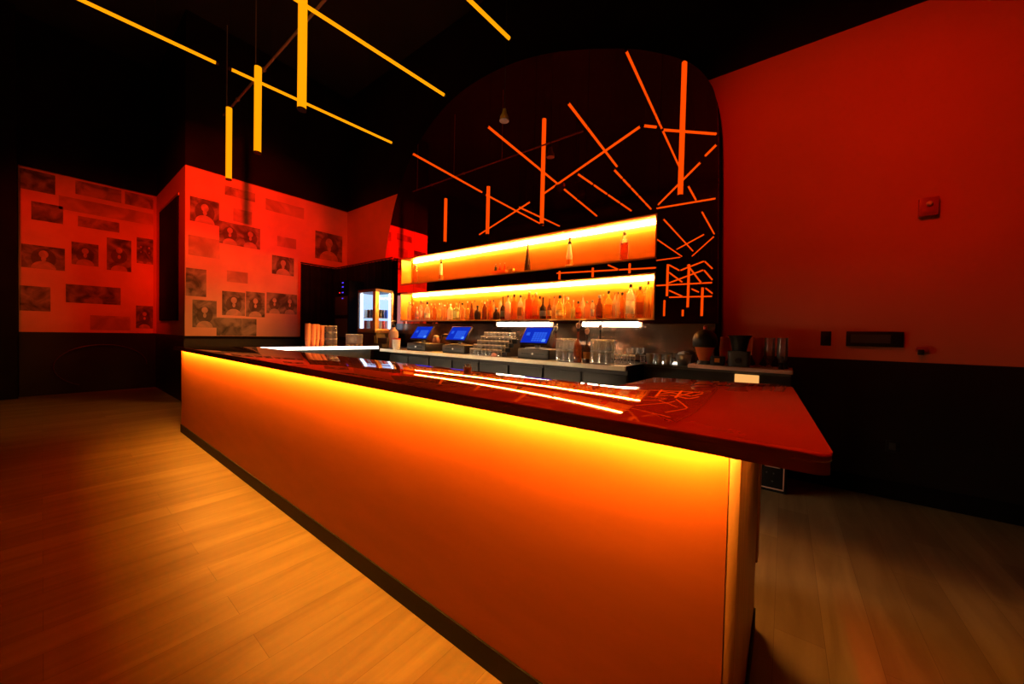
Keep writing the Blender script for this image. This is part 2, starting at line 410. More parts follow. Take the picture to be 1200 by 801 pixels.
# straight over the bar
htube((-6.37, -1.576), (-6.223, 1.462), 'long level tube running out of the picture at the top left corner')
htube((-6.205, 1.57), (-6.03, 4.05), 'level orange tube with its tip left of the mirror, behind the upright tubes')
htube((-4.56, -1.67), (-4.186, 3.70), 'level orange tube in the middle of the three slanting to the mirror')
htube((-2.92, 1.0), (-2.76, 3.46), 'short visible orange tube at the top edge, nearest above the mirror')
vtube(-4.293, 1.735, 3.73, 6.02, 'longest upright orange tube, cut by the top edge of the picture', .044)
vtube(-5.812, 1.793, 3.72, 4.9, 'upright orange tube between the longest and the lowest upright tubes', .042)
vtube(-7.259, 1.845, 3.725, 4.9, 'lowest upright orange tube, just above the bright mural', .040)
vtube(-1.494, 1.759, 3.74, 6.0, 'upright orange tube reflected at the right end of the mirror', .042)
# seen in the mirror only
zz = 'reflected orange tube, '
htube((-2.21, 2.57), (-2.47, -2.79), zz+'steepest of those slanting down to the right', z=6.0)
htube((-3.021, .95), (-3.079, -1.946), zz+'dashed line ending at the top right shelf corner', 5)
htube((-3.754, 1.201), (-3.572, -1.785), zz+'dashed line ending at the middle of the top shelf', 4)
htube((-6.049, .267), (-5.976, -1.939), zz+'short piece low beside the second upright reflection')
htube((-8.9, -1.24), (-5.535, .387), zz+'rising to the right from the left half of the shelf')
htube((-5.085, .582), (-2.036, 2.197), zz+'long line rising to the right across the middle')
htube((-2.03, 2.19), (-1.83, 1.99), zz+'very short piece at the peak of the zigzag')
htube((-1.80, 1.88), (-1.047, 1.192), zz+'level line across the narrow right panel')
htube((-2.834, -1.715), (-1.453, .276), zz+'rising from the shelf corner across the narrow right panel')
htube((-1.361, .465), (-1.092, .849), zz+'short rising piece at the right edge of the panel')
htube((-2.964, -1.96), (-1.489, -2.05), zz+'line level with the top of the upper shelf')
htube((-1.918, -.805), (-1.941, -1.90), zz+'short falling piece below the upright tube')
htube((-1.973, -2.843), (-2.029, -5.525), zz+'falling piece at the right edge beside the upper shelf')
htube((-3.021, -2.948), (-3.107, -7.776), zz+'long falling line beside the upper shelf')
htube((-3.82, -5.026), (-3.694, -8.60), zz+'falling line from the right end of the upper shelf')
htube((-3.58, -7.14), (-2.288, -5.36), zz+'rising line beside the bottom of the upper shelf')
htube((-3.323, -8.759), (-2.06, -5.80), zz+'rising line below the one beside the upper shelf')
htube((-4.885, -8.9), (-3.755, -8.72), zz+'level line between the two shelves')
lowz = zz+'low tangle beside the bottle shelf, '
def stube(p, q, label, group='glowing tubes in the low tangle'):
    p, q = Vector(p), Vector(q); o = (p+q)/2; d = (q-p).normalized()
    t = thing('light_tube', label, 'light', tuple(o), 0, group)
    obj('tube', rod(bmesh.new(), p+d*.02-o, q-d*.02-o, .026, 10), 'tube', t)
    for e, s_ in ((p, 1), (q, -1)): obj('end_cap', rod(bmesh.new(), e-o, e+d*.02*s_-o, .027, 10), 'black', t)
    for k in (.25, .75):
        e = p+(q-p)*k; obj('hanging_wire', rod(bmesh.new(), e-o, (e.x-o.x, e.y-o.y, CZ-o.z), .002, 5), 'black', t)
for p, q, w_ in (
    ((-4.35, -7.16, 3.50), (-2.29, -7.31, 3.50), 'upper long level line'),
    ((-4.08, -8.16, 3.10), (-2.42, -8.31, 3.08), 'lower long level line'),
    ((-3.83, -6.86, 4.28), (-3.41, -7.01, 4.01), 'falling piece at the upper left'),
    ((-3.46, -7.26, 4.06), (-2.61, -7.41, 4.38), 'rising piece at the upper middle'),
    ((-2.64, -7.56, 4.41), (-2.36, -7.71, 4.09), 'falling piece at the upper right'),
    ((-3.75, -6.66, 3.49), (-2.53, -6.81, 3.93), 'long diagonal rising to the right'),
    ((-2.55, -6.96, 3.96), (-2.26, -7.11, 3.56), 'falling piece at the right edge'),
    ((-3.03, -6.46, 4.12), (-2.55, -6.61, 3.40), 'long diagonal falling to the right'),
    ((-3.64, -6.26, 3.86), (-3.16, -6.41, 3.45), 'falling piece at the left'),
    ((-3.92, -7.46, 3.32), (-3.39, -7.61, 3.04), 'falling piece between the level lines'),
    ((-3.11, -7.66, 3.36), (-2.83, -7.81, 3.21), 'short falling piece in the lower middle'),
    ((-2.63, -7.86, 3.39), (-2.37, -8.01, 3.15), 'short falling piece at the lower right'),
    ((-7.66, -4.66, 3.92), (-3.63, -4.66, 3.77), 'level line between the shelves'),
    ((-5.35, -4.46, 4.01), (-4.92, -4.46, 3.78), 'tiny falling piece in the gap'),
    ): stube(p, q, lowz+w_)
for x, y, z0, z1, w_ in (
    (-3.60, -5.96, 2.89, 4.12, 'left upright'),
    (-2.83, -5.76, 2.43, 4.01, 'middle upright'),
    (-2.42, -6.06, 2.13, 3.19, 'right upright'),
    (-4.35, -8.56, 2.29, 3.04, 'short left upright'),
    (-3.60, -8.66, 2.28, 2.60, 'short middle upright'),
    (-7.28, -4.26, 3.55, 3.93, 'left upright in the gap'),
    (-5.85, -4.26, 3.51, 3.93, 'middle upright in the gap'),
    (-4.45, -4.26, 3.56, 3.95, 'right upright in the gap'),
    ): vtube(x, y, z0, z1, lowz+w_, .04)

# ceiling conduit with drop rods
t = thing('ceiling_conduit', 'thin grey conduit crossing diagonally below the black ceiling at upper left', 'pipe', (0, 2.05, 5.25))
obj('pipe', rod(bmesh.new(), (-9.8, 0, 0), (-3.2, 0, 0), .016), 'rod', t)
for x in (-8.2, -6.75, -5.2): obj('drop_rod', rod(bmesh.new(), (x, 0, .01), (x, 0, CZ-5.25), .008, 6), 'rod', t)
for x in (-7.6, -6.4): obj('clamp', rod(bmesh.new(), (x-.02, 0, 0), (x+.02, 0, 0), .03), 'rod', t)
# ceiling ducts, dark on dark
t = thing('ceiling_duct', 'black round duct running under the dark ceiling', 'duct', (-3, -5.5, 6.45))
obj('duct_body', rod(bmesh.new(), (-8, 0, 0), (6, 0, 0), .3, 24), 'ceiling', t)
for x in (-6, -3, 0, 3): obj('band', rod(bmesh.new(), (x, 0, 0), (x+.05, 0, 0), .31, 24), 'black', t); obj('strap', rod(bmesh.new(), (x, 0, .3), (x, 0, .35), .01, 6), 'black', t)

# ------------------------------------------------------------------ red wash lights on the ceiling
def par_can(loc, target, label, power, size, blend, col=(1, .055, .004), rad=.09):
    loc = Vector(loc); d = (Vector(target)-loc).normalized()
    t = thing('spotlight', label, 'light', tuple(loc), 0, 'wash lights')
    q = d.to_track_quat('-Z', 'Y')
    bm = lathe([(.02, .20), (.07, .19), (.10, .12), (.105, -.02), (.098, -.02), (.09, .10), (.0, .10)], 20)
    o = obj('can', bm, 'black', t); o.rotation_euler = q.to_euler()
    obj('yoke', rod(bmesh.new(), (0, 0, .1), (0, 0, CZ-loc.z), .012, 8), 'black', t)
    l = bpy.data.lights.new('red_lamp', 'SPOT'); l.energy = power; l.color = col; l.spot_size = math.radians(size); l.spot_blend = blend; l.shadow_soft_size = rad
    lo = bpy.data.objects.new('red_lamp', l); C.objects.link(lo); lo.parent = t; lo.location = d*.05; lo.rotation_euler = q.to_euler()
    return t
RED = (1, .018, .001)
par_can((-4.2, .3, 4.8), (-8.38, 2.3, 3.5), 'black spotlight washing the bright mural red', 1500, 46, 1, RED, .15)
par_can((-6.6, -.9, 5.2), (-10.95, .8, 2.5), 'black spotlight washing the set-back mural red', 560, 46, 1, RED, .15)
par_can((-.9, .4, 5.0), (.25, 4.42, 3.0), 'black spotlight washing the left of the right-hand wall', 290, 44, 1, RED, .05)
par_can((-.6, .0, 5.0), (1.9, 4.42, 2.9), 'black spotlight washing the right of the right-hand wall', 190, 46, 1, RED, .05)
par_can((-4.0, .8, 5.0), (-7.4, 4.42, 3.3), 'black spotlight washing the wall strip left of the mirror', 700, 30, 1, (1, .035, .003), .15)
par_can((-4.4, .9, 4.8), (-8.38, 2.3, .9), 'added warm spotlight on the foot of the bright mural', 230, 24, 1, (1, .55, .14), .15)  # ceiling lamp added to bring up the mural's peach lower part
par_can((-.9, 1.3, 6.0), (-.4, 1.5, 1.1), 'red spotlight straight above the right end of the bar', 620, 24, 1, RED, .03)

# little bell-shaped lamp hanging before the mirror
t = thing('pendant_head', 'small pink bell-shaped lamp head hanging dark before the arch', 'lamp', (-2.95, 3.6, 4.06))
obj('bell', lathe([(.062, 0), (.055, .05), (.03, .10), (.022, .15), (0, .16)], 16), 'white', t)
obj('stem', rod(bmesh.new(), (0, 0, .15), (0, 0, CZ-4.06), .006, 6), 'black', t)

# ------------------------------------------------------------------ the bar
CT, CB = 1.09, 1.045
poly = round_poly([(-6.1, 1.0), (.092, 1.0), (.035, 2.46), (-.625, 2.25), (-.64, 1.69), (-5.42, 1.69), (-5.30, 3.36), (-6.1, 3.36)],
                  [.03, .045, .10, .01, 0, 0, .01, .03])
bc = thing('bar_counter', 'glossy red-brown stone bar counter wrapping round the serving side', 'counter', (0, 0, CB))
obj('stone_top', prism(poly, .026, CT-CB, bev=.006), 'counter', bc)
obj('edge_band', prism(round_poly([(-6.098, 1.002), (.09, 1.002), (.034, 2.455), (.016, 2.45), (.072, 1.018), (-6.098, 1.018)], [0, .043, 0, 0, .025, 0]), 0, .0275), 'counter', bc)
obj('inner_edge_band', prism([(-5.40, 1.672), (-.625, 1.672), (-.62, 2.24), (-.64, 2.24), (-.64, 1.69), (-5.40, 1.69)], 0, .0275), 'counter', bc)
obj('led_strip', B(-6.03, -.10, 1.0195, 1.036, .021, .0255), 'bar_led', bc)
obj('led_strip', B(.050, .061, 1.10, 1.80, .021, .0255), 'end_led', bc)
obj('led_strip', B(-5.35, -2.0, 1.640, 1.668, -.009, -.0005), 'fill_led', bc)  # added fill strip, brightens the steel edge, glasses and cabinet fronts
bw = thing('serving_bar', 'orange-lit front of the long bar, from floor to counter', 'bar front', (0, 0, 0))
obj('front_panel', B(-6.06, -.105, 1.07, 1.10, .1, CB+.0255), 'bar_panel', bw)
obj('end_panel', B(-.104, -.078, 1.071, 2.0, .008, CB+.0255, .003), 'bar_end', bw)
obj('end_trim', B(-.13, -.07, 2.0, 2.1, .3, CB+.0255, .004), 'bar_end', bw)
obj('kick_board', B(-6.06, -.106, 1.062, 1.10, .0, .1), 'kick', bw)
obj('kick_board', B(-.078, -.070, 1.35, 2.0, .0, .09), 'kick', bw)
obj('left_panel', B(-6.06, -6.03, 1.10, 3.30, 0, CB+.0255), 'bar_panel', bw)
obj('inner_panel', B(-5.45, -.6, 1.60, 1.62, .0, CB-.001), 'dark_steel', bw)
obj('inner_panel', B(-5.47, -5.45, 1.62, 3.30, .0, CB-.001), 'dark_steel', bw)
obj('inner_panel', B(-.58, -.56, 1.62, 2.24, .0, CB+.0255), 'dark_steel', bw)
# white emissive strip along the inside of the left wing
ob = tag(obj('edge_strip', prism([(-5.418, 1.72), (-5.404, 1.72), (-5.286, 3.34), (-5.30, 3.34)], 1.046, 1.088), 'white_glow'), 'white glowing strip along the inner edge of the left counter wing', 'light strip')

# ------------------------------------------------------------------ back bar: worktops and cabinets
WK = 1.05
t = thing('back_worktop', 'steel-edged back worktop below the bottle shelves, holding tills and glasses', 'worktop', (0, 0, WK))
obj('top', B(-5.90, -1.20, 3.385, FY-.007, -.04, 0), 'black', t)
obj('steel_edge', B(-5.28, -1.20, 3.36, 3.384, -.045, 0, .003), 'steel_edge', t)
for k, (a, b) in enumerate(((-5.2, -4.2), (-4.2, -3.2), (-3.2, -2.2), (-2.2, -1.22))):
    t = thing('back_cabinet', ('grey-fronted under-counter cabinet below the back worktop, ' + ['leftmost', 'second from the left', 'third from the left', 'rightmost'][k] + ' of four'), 'cabinet', (a, 3.48, 0), 0, 'under-counter cabinets')
    w = b-a
    obj('carcass', B(.005, w-.005, .02, .66, 0, WK-.042), 'black', t)
    for s in range(2):
        d = obj('door', B(.02+s*w/2, w/2-.01+s*w/2, 0, .019, .12, WK-.10, .004), 'dark_steel', t)
        hx = w/2-.05 + s*.1
        obj('handle', rod(bmesh.new(), (hx, -.02, .55), (hx, -.02, .8), .008), 'steel', d)
# set-back section with sink, then raised board at the right
t = thing('sink_cabinet', 'black set-back cabinet right of the back worktop', 'cabinet', (0, 0, 0))
obj('carcass', B(-1.19, .05, 3.90, FY-.008, 0, 1.02), 'black', t)
obj('sink_top', B(-1.19, .05, 3.88, FY-.008, 1.021, 1.05), 'graphite', t)
fr = obj('pale_frame', bmesh.new(), 'pink', t)
def frame_bm(x0, x1, z0, z1, y, th=.008):
    bm = bmesh.new()
    for a in ((x0, x0+th, z0, z1), (x1-th, x1, z0, z1), (x0, x1, z0, z0+th), (x0, x1, z1-th, z1)): box(bm, a[0], a[1], y, y+.01, a[2], a[3])
    return bm
bpy.data.objects.remove(fr)
obj('door', B(-.15, .03, 3.885, 3.899, .03, .45, .003), 'black', t)
obj('pale_frame', frame_bm(-.15, .03, .03, .45, 3.874), 'pink', t)
obj('pale_frame', frame_bm(-.11, .0, .22, .42, 3.874), 'pink', t)
obj('keypad_dots', box(box(box(bmesh.new(), -.10, -.09, 3.874, 3.884, .16, .17), -.05, -.04, 3.874, 3.884, .16, .17), -.06, -.045, 3.874, 3.884, .09, .10), 'graphite', t)
tag(obj('sink_glow_strip', B(-1.14, -.90, 4.135, 4.155, WK+.0005, WK+.022, .003), 'sink_glow'), 'short strip of added white glow at the back of the set-back sink corner', 'light strip')  # added glow strip stands in for a brightly lit tray edge
tag(obj('serving_board', B(-.74, .06, 3.77, FY-.01, WK+.001, WK+.034, .004), 'pink'), 'pale pink-edged board on the cabinet beside the red wall, carrying the blender', 'board')
tag(obj('bright_panel', B(-.36, -.175, 3.862, 3.878, .94, 1.015, .003), 'bright_panel'), 'small cream panel with added amber glow under the pink-edged board', 'light')  # bright cream panel, its light put in as emission

# ------------------------------------------------------------------ lit shelves
def lit_shelf(z0, z1, label):
    t = thing('bottle_shelf', label, 'shelf', (SX0, FY-.012, z0), 0, 'lit shelves let into the mirror')
    w, h, d = SX1-SX0, z1-z0, .25
    obj('bottom_board', B(0, w, 0, d, .001, .022, .002), 'shelf', t)
    obj('top_board', B(0, w, 0, d, h-.014, h-.001, .002), 'shelf', t)
    obj('side_board', B(.001, .014, .001, d, .023, h-.015), 'shelf', t); obj('side_board', B(w-.014, w-.001, .001, d, .023, h-.015), 'shelf', t)
    obj('back_panel', B(.015, w-.015, d-.015, d, .023, h-.015), 'shelf', t)
    obj('led_strip', B(.10, w-.02, d-.040, d-.016, h-.052, h-.016), 'shelf_led', t)
    return t
lit_shelf(*NZ[0], 'upper glowing orange shelf with few bottles')
lit_shelf(*NZ[1], 'lower glowing orange shelf crowded with bottles')
for a, b, s in ((-3.42, -2.52, 'left'), (-2.03, -1.33, 'right')):
    t = thing('under_shelf_light', 'white glowing light bar under the bottle shelf, ' + s + ' one of two', 'light', (a, 4.105, 1.45), 0, 'light bars below the bottle shelf')
    obj('diffuser', B(0, b-a, 0, .045, 0, .055, .006), 'under_light', t)
    obj('mount', B(.02, b-a-.02, .01, .055, .056, .0745), 'black', t)

# ------------------------------------------------------------------ bottles
def tint(name, c, diff=.12): 
    k = 'tint_'+name
    if k not in M: M[k] = clear(k, tuple(v**.6 for v in c), .25, diff)
    return k
COL = {'amber': (.85, .36, .05), 'orange': (.92, .30, .04), 'red-orange': (.85, .14, .02), 'brown': (.30, .09, .03), 'dark': (.05, .025, .015), 'clear': (.94, .92, .88),
       'yellow': (.95, .72, .18), 'cream': (.95, .82, .62), 'pink': (.95, .60, .48), 'green': (.60, .78, .40), 'peach': (.95, .58, .30)}
DIFF = {'clear': .14, 'cream': .5, 'pink': .45, 'dark': .3}
SHAPES = {   # relative profiles (radius 1, height 1)
    'round': ([(.86, 0), (1, .02), (1, .60), (.92, .68), (.45, .78), (.34, .82), (.32, .93)], 0),
    'square': ([(.86, 0), (.95, .02), (.95, .62), (.86, .68), (.40, .74), (.34, .78), (.32, .92)], 1),
    'longneck': ([(.86, 0), (1, .02), (1, .46), (.85, .54), (.34, .64), (.26, .72), (.24, .94)], 0),
    'stout': ([(.80, 0), (1, .06), (1.02, .40), (.85, .58), (.42, .70), (.34, .76), (.34, .90)], 0),
    'cone': ([(.95, 0), (1, .02), (.80, .35), (.45, .70), (.26, .85), (.24, .94)], 0),
    'slim': ([(.90, 0), (1, .02), (1, .70), (.80, .78), (.46, .83), (.44, .92)], 0),
}
def bottle(x, y, z, h, r, shape, col, label, cap='black', lab=None, group='bottles on the lower lit shelf', name='bottle', capn='cap', liquid=.0):
    prof, sq = SHAPES[shape]
    o = obj(name, lathe([(a*r, b*h) for a, b in prof], 18, sq), tint(col, COL[col], DIFF.get(col, .18)), loc=(x, y, z), rot=(0, 0, math.radians(18)))
    tag(o, label, 'bottle', group)
    nr = prof[-1][0]*r; zt = prof[-1][1]*h
    if cap: obj(capn, lathe([(nr*1.12, zt-.035*h), (nr*1.18, zt-.03*h), (nr*1.18, h*.995), (nr*.9, h)], 12), cap, o)
    if lab:
        f_ = 1.02
        z0, z1 = h*.14, h*(.50 if shape in ('round', 'square', 'slim') else .38)
        rr = r*(.955 if sq else 1)*1.012
        # wrap-round paper label
        bm = bmesh.new(); n = 18; ring = []
        for zz_ in (z0, z1):
            row = []
            for k in range(10):
                a = 2*PI*(k+9.0+.0)/n + PI/18
                q = (abs(math.cos(a))**9 + abs(math.sin(a))**9)**(-1/9) if sq else 1
                row.append(bm.verts.new((rr*q*math.cos(a), rr*q*math.sin(a), zz_)))
            ring.append(row)
        for k in range(9): bm.faces.new((ring[0][k], ring[0][k+1], ring[1][k+1], ring[1][k])).smooth = True
        obj('label', bm, lab, o)
    return o
def at_px(x, Y, Z=None):
    """point on the vertical plane Y seen at column x (photo columns were measured at shelf height)"""
    d = F + R*(x-600)/420 - UP*(374-400.5)/420
    return d.x*Y/d.y
def depth_of(x, Y): 
    return (Vector((at_px(x, Y), Y, 0)).dot(F0))
for nm_, c_ in (('white', (.95, .92, .86)), ('brown', (.42, .17, .05)), ('orange', (.95, .38, .08)), ('pink', (.95, .55, .48)), ('green', (.55, .75, .42)), ('black', (.05, .04, .04))):
    M['lab_'+nm_] = clear(nm_+'_paper_label', c_, .05, .92, .4)      # thin paper, glows a little against the lit shelf
M['cap_red'] = pbr('red_cap', (.6, .04, .02), .4); M['cap_gold'] = pbr('gold_cap', (.8, .5, .15), .3, .7)
front = [  # column, width px, top row, shape, colour, cap, label
 (480, 6, 352, 'slim', 'clear', 'white', None), (484, 5, 353, 'square', 'orange', 'cap_gold', None), (488.5, 5, 358, 'stout', 'pink', 'white', 'lab_pink'), (493, 5, 351, 'round', 'clear', 'black', 'lab_pink'),
 (500.5, 10, 352, 'stout', 'clear', 'black', 'lab_white'), (509, 6, 354, 'round', 'amber', 'cap_gold', None), (514.5, 6, 354, 'longneck', 'yellow', 'white', None), (520.5, 7, 356, 'square', 'peach', 'white', None),
 (527.5, 8, 355, 'round', 'cream', 'white', None), (534.5, 8, 354, 'square', 'green', 'lab_green', 'lab_white'), (541.5, 8, 354, 'round', 'peach', 'black', None), (547.5, 6, 352, 'longneck', 'yellow', 'white', None),
 (552.5, 7, 352, 'cone', 'brown', 'cap_gold', None), (559.5, 9, 357, 'stout', 'dark', 'black', None), (567.5, 7, 353, 'round', 'brown', 'white', None), (574.5, 7, 351, 'square', 'orange', 'cap_red', None),
 (581.5, 10, 360, 'stout', 'dark', 'white', None), (589, 7, 347, 'longneck', 'dark', 'black', 'lab_green'), (595, 8, 345, 'square', 'pink', 'black', None), (602, 8, 344, 'square', 'orange', 'black', None),
 (609.5, 8, 345, 'square', 'clear', 'black', 'lab_brown'), (619.5, 10, 341, 'square', 'red-orange', 'cap_gold', None), (627.5, 8, 342, 'square', 'orange', 'white', 'lab_orange'), (636, 9, 348, 'longneck', 'dark', 'black', 'lab_white'),
 (643.5, 6, 347, 'longneck', 'brown', 'cap_gold', 'gold'), (655.5, 11, 346, 'stout', 'yellow', 'black', 'lab_white'), (664.5, 10, 348, 'square', 'yellow', 'white', None), (671.5, 6, 352, 'longneck', 'green', 'white', None),
 (677.5, 9, 353, 'stout', 'orange', 'black', 'lab_orange'), (687.5, 8, 353, 'square', 'peach', 'lab_green', None), (694, 5, 352, 'slim', 'clear', 'white', 'lab_white'), (702, 10, 346, 'stout', 'brown', 'white', None),
 (712.5, 10, 341, 'square', 'yellow', 'black', 'lab_orange'), (720, 7, 343, 'square', 'clear', 'cap_gold', None), (728.5, 7, 343, 'slim', 'amber', 'black', None), (738, 12, 333, 'round', 'clear', 'black', 'lab_white'),
 (749, 11, 336, 'square', 'amber', 'white', 'lab_brown'), (758.5, 10, 329, 'round', 'yellow', 'white', None)]
CAPW = {'black': 'black', 'white': 'white', 'cap_gold': 'gold', 'cap_red': 'red', 'lab_green': 'green'}
SHW = {'round': 'round-shouldered', 'square': 'square', 'longneck': 'long-necked', 'stout': 'squat', 'cone': 'cone-shaped', 'slim': 'slim'}
zS = 1.53+.0225
for i, (x, w, ty, shp, col, cap, lab) in enumerate(front):
    Y = 4.255; dp = depth_of(x, Y)
    hz = 400.5 + 420*(-math.tan(pit)) + .023*(x-600)
    h = (374.3-ty)/420*dp*.98; h = max(.17, min(.435, h + (1.33-zS)*0))
    r = min(.052, w/420*dp/2*.84)
    side = ordn(i+1)+' from the left' if i < 20 else (ordn(len(front)-i)+' from the right' if i < len(front)-1 else 'at the right end')
    if i == 0: side = 'at the left end'
    bottle(at_px(x, Y), Y, zS, h, r, shp, col, f'{SHW[shp]} {col} bottle with {CAPW[cap]} cap, {side} front row, lower shelf', cap, lab)
back = [(483.5, 'clear', 'slim'), (495.5, 'peach', 'longneck'), (505, 'yellow', 'slim'), (517, 'clear', 'round'), (524, 'amber', 'longneck'), (538, 'cream', 'longneck'), (556, 'clear', 'longneck'), (564, 'yellow', 'slim'), (571, 'clear', 'longneck'),
        (578, 'clear', 'round'), (586, 'cream', 'slim'), (598.5, 'clear', 'longneck'), (614.5, 'cream', 'longneck'), (623.5, 'clear', 'longneck'), (632, 'yellow', 'slim'), (649, 'clear', 'longneck'), (660, 'cream', 'longneck'), (682.5, 'cream', 'round'), (706.5, 'yellow', 'longneck'), (723.5, 'clear', 'longneck'), (743.5, 'clear', 'longneck'), (755, 'yellow', 'slim')]
for i, (x, col, shp) in enumerate(back):
    Y = 4.345
    bottle(at_px(x, Y), Y, zS, random.uniform(.31, .36), .028, shp, col, f'{SHW[shp]} {col} bottle, {ordn(i+1)} from the left back row, lower shelf', random.choice(['black', 'white', 'cap_gold']), None, 'back row of bottles on the lower lit shelf')

# upper shelf
zU = 2.22+.0225; g = 'bottles on the upper lit shelf'
def ux(x, Y=4.27):
    d = F + R*(x-600)/420 - UP*(310-400.5)/420
    return d.x*Y/d.y
bottle(ux(487), 4.27, zU, .36, .05, 'slim', 'amber', 'plain amber bottle with white cap at the left end of the upper shelf', 'white', None, g)
def ornate(x, label, s=1):
    o = obj('decanter', lathe([(.050*s, 0), (.055*s, .01), (.052*s, .05), (.040*s, .11), (.044*s, .14), (.036*s, .19), (.028*s, .24), (.020*s, .29), (.017*s, .31)], 20), 'lab_white', loc=(ux(x), 4.27, zU))
    tag(o, label, 'bottle', g)
    obj('collar', lathe([(.020*s, .305), (.026*s, .315), (.026*s, .335), (.018*s, .345)], 14), 'black', o)
    obj('stopper', lathe([(.012*s, .345), (.024*s, .36), (.024*s, .385), (.010*s, .40)], 14), 'orange_cup', o)
    obj('painted_band', lathe([(.0535*s, .03), (.0535*s, .045), (.0435*s, .10)], 20, caps=False), 'lab_orange', o)
    return o
ornate(517, 'white painted decanter with black collar, second item from the left on the upper shelf', .85)
ornate(667, 'white painted decanter with black collar, right of the black cone bottle', .95)
for k, x in enumerate((580.5, 585.5, 591)):
    bottle(ux(x), 4.28, zU+.0605, .115, .021, 'longneck', 'red-orange' if k else 'dark', ['dark', 'middle red', 'right-hand red'][k]+' miniature bottle of three standing in the little tray on the upper shelf', 'white', None, 'miniature bottles in a row')
tag(obj('bottle_tray', B(ux(577.5), ux(594), 4.23, 4.33, zU, zU+.06, .003), 'lab_orange'), 'small red tray under three miniature bottles on the upper shelf', 'tray')
tag(obj('gift_box', B(ux(596), ux(602), 4.25, 4.31, zU, zU+.075, .003), 'gold'), 'small gold box beside the miniature bottles on the upper shelf', 'box')
bottle(ux(618), 4.27, zU, .40, .048, 'cone', 'dark', 'tall black cone-shaped bottle in the middle of the upper shelf', 'black', None, g)
o = bottle(ux(731), 4.27, zU, .36, .055, 'square', 'clear', 'square clear bottle of red liquor at the right on the upper shelf', 'white', None, g, capn='stopper')
obj('liquor', lathe([(.040, .012), (.046, .02), (.046, .215), (.040, .22)], 18, 1), tint('red-orange', COL['red-orange']), o)

# ------------------------------------------------------------------ tills on the back worktop
def till(x, Y, w, label, sx):
    zb = WK
    d = thing('cash_drawer', 'black cash drawer under the ' + label, 'cash drawer', (x, Y, zb), 0, 'cash drawers on the back worktop')
    obj('case', B(-.22, .22, .012, .40, 0, .115, .004), 'black', d)
    df = obj('drawer_front', B(-.212, .212, 0, .011, .012, .105, .003), 'graphite', d)
    for s in (-1, 1): obj('slot', B(s*.10-.06, s*.10+.06, -.003, 0, .055, .063), 'black', df)
    obj('lock', rod(bmesh.new(), (0, -.006, .06), (0, 0, .06), .012, 12), 'steel', df)
    m = thing('till_screen', label, 'screen', (x-.055, Y+.12, zb+.1155), 0, 'till screens with blue displays')
    obj('base', B(-.10, .10, -.05, .12, 0, .012, .003), 'graphite', m)
    obj('neck', prism([(-.03, .06), (.03, .06), (.03, .09), (-.03, .09)], .012, .13), 'graphite', m)
    h = obj('housing', B(-w/2, w/2, 0, .03, 0, .255, .006), 'black', m, loc=(0, -.04, .06), rot=(math.radians(-36), 0, 0))
    obj('display', B(-w/2+.012, w/2-.012, -.002, 0, .014, .241), 'screen', h)
    bm = bmesh.new(); box(bm, -w*.36, -w*.24, -.004, -.002, .12, .165)
    obj('icon', bm, 'screen_lit', h)
    bm = bmesh.new()
    for r_ in range(5):
        for c_ in range(5): box(bm, -w*.10+c_*w*.095, -w*.10+c_*w*.095+w*.08, -.004, -.002, .035+r_*.028, .035+r_*.028+.022)
    obj('key_grid', bm, 'screen_lit', h)
    obj('bright_key', B(w*.28, w*.40, -.005, -.003, .03, .068), 'screen_pale', h)
def wx(x, Y, y=410):
    d = F + R*(x-600)/420 - UP*(y-400.5)/420
    return d.x*Y/d.y
till(wx(487, 3.47), 3.47, .40, 'leftmost blue till screen on the back worktop', 0)
till(wx(530.5, 3.47), 3.47, .40, 'middle blue till screen, left of the stepped glasses', 0)
till(wx(624, 3.47), 3.47, .40, 'rightmost and largest blue till screen, right of the stepped glasses', 0)

# ------------------------------------------------------------------ glasses
def tumbler_bm(r=.032, h=.085, up=False):
    p = [(0, .0), (r*.9, 0), (r*.905, .012), (r*.99, h-.006), (r, h), (r*.92, h), (r*.82, .014), (0, .014)] if up else \
        [(r*.92, 0), (r, 0), (r*.995, .006), (r*.91, h-.014), (r*.86, h), (0, h), (0, h-.014), (r*.80, h-.014), (r*.92, 0)]
    bm = lathe(p, 16, caps=False); bmesh.ops.remove_doubles(bm, verts=bm.verts[:], dist=1e-5)
    for f_ in bm.faces:                                    # base and rim get their own slot, whitened as painted glints
        zs = [v.co.z for v in f_.verts]
        lo, hi = (min(zs), max(zs))
        if (up and (hi < .0145 or lo > h-.0065)) or (not up and (lo > h-.0145 or hi < .0065)): f_.material_index = 1
    return bm
gmesh = None
def glass(x, y, z, label, group, r=.032, h=.085, mat='glass', name='glass_tumbler', cache={}, up=False):
    k = (r, h, mat, name, up)
    if k not in cache: cache[k] = o = obj(name, tumbler_bm(r, h, up), [mat, 'glass_glint'])
    else:
        o = cache[k].copy(); C.objects.link(o)
    o.location = (x, y, z); tag(o, label, 'glass', group); return o
x0 = wx(553, 3.46, 413)
t = thing('glass_rack', 'black stepped rack carrying five tiers of upturned glasses', 'rack', (x0, 3.46, WK))
TN = ['front bottom', 'second', 'middle', 'fourth', 'top']
for k in range(1, 5): obj('step', B(-.05, .56, k*.07-.036, k*.07+.034, .0, k*.055-.001), 'black', t)
for k in range(5):
    for j in range(8):
        glass(x0+j*.0675, 3.46+k*.07, WK+k*.055, f'clear upturned tumbler, {ordn(j+1)} from left, {TN[k]} tier of the stepped rack', 'upturned tumblers on the stepped rack', r=.031, h=.088)
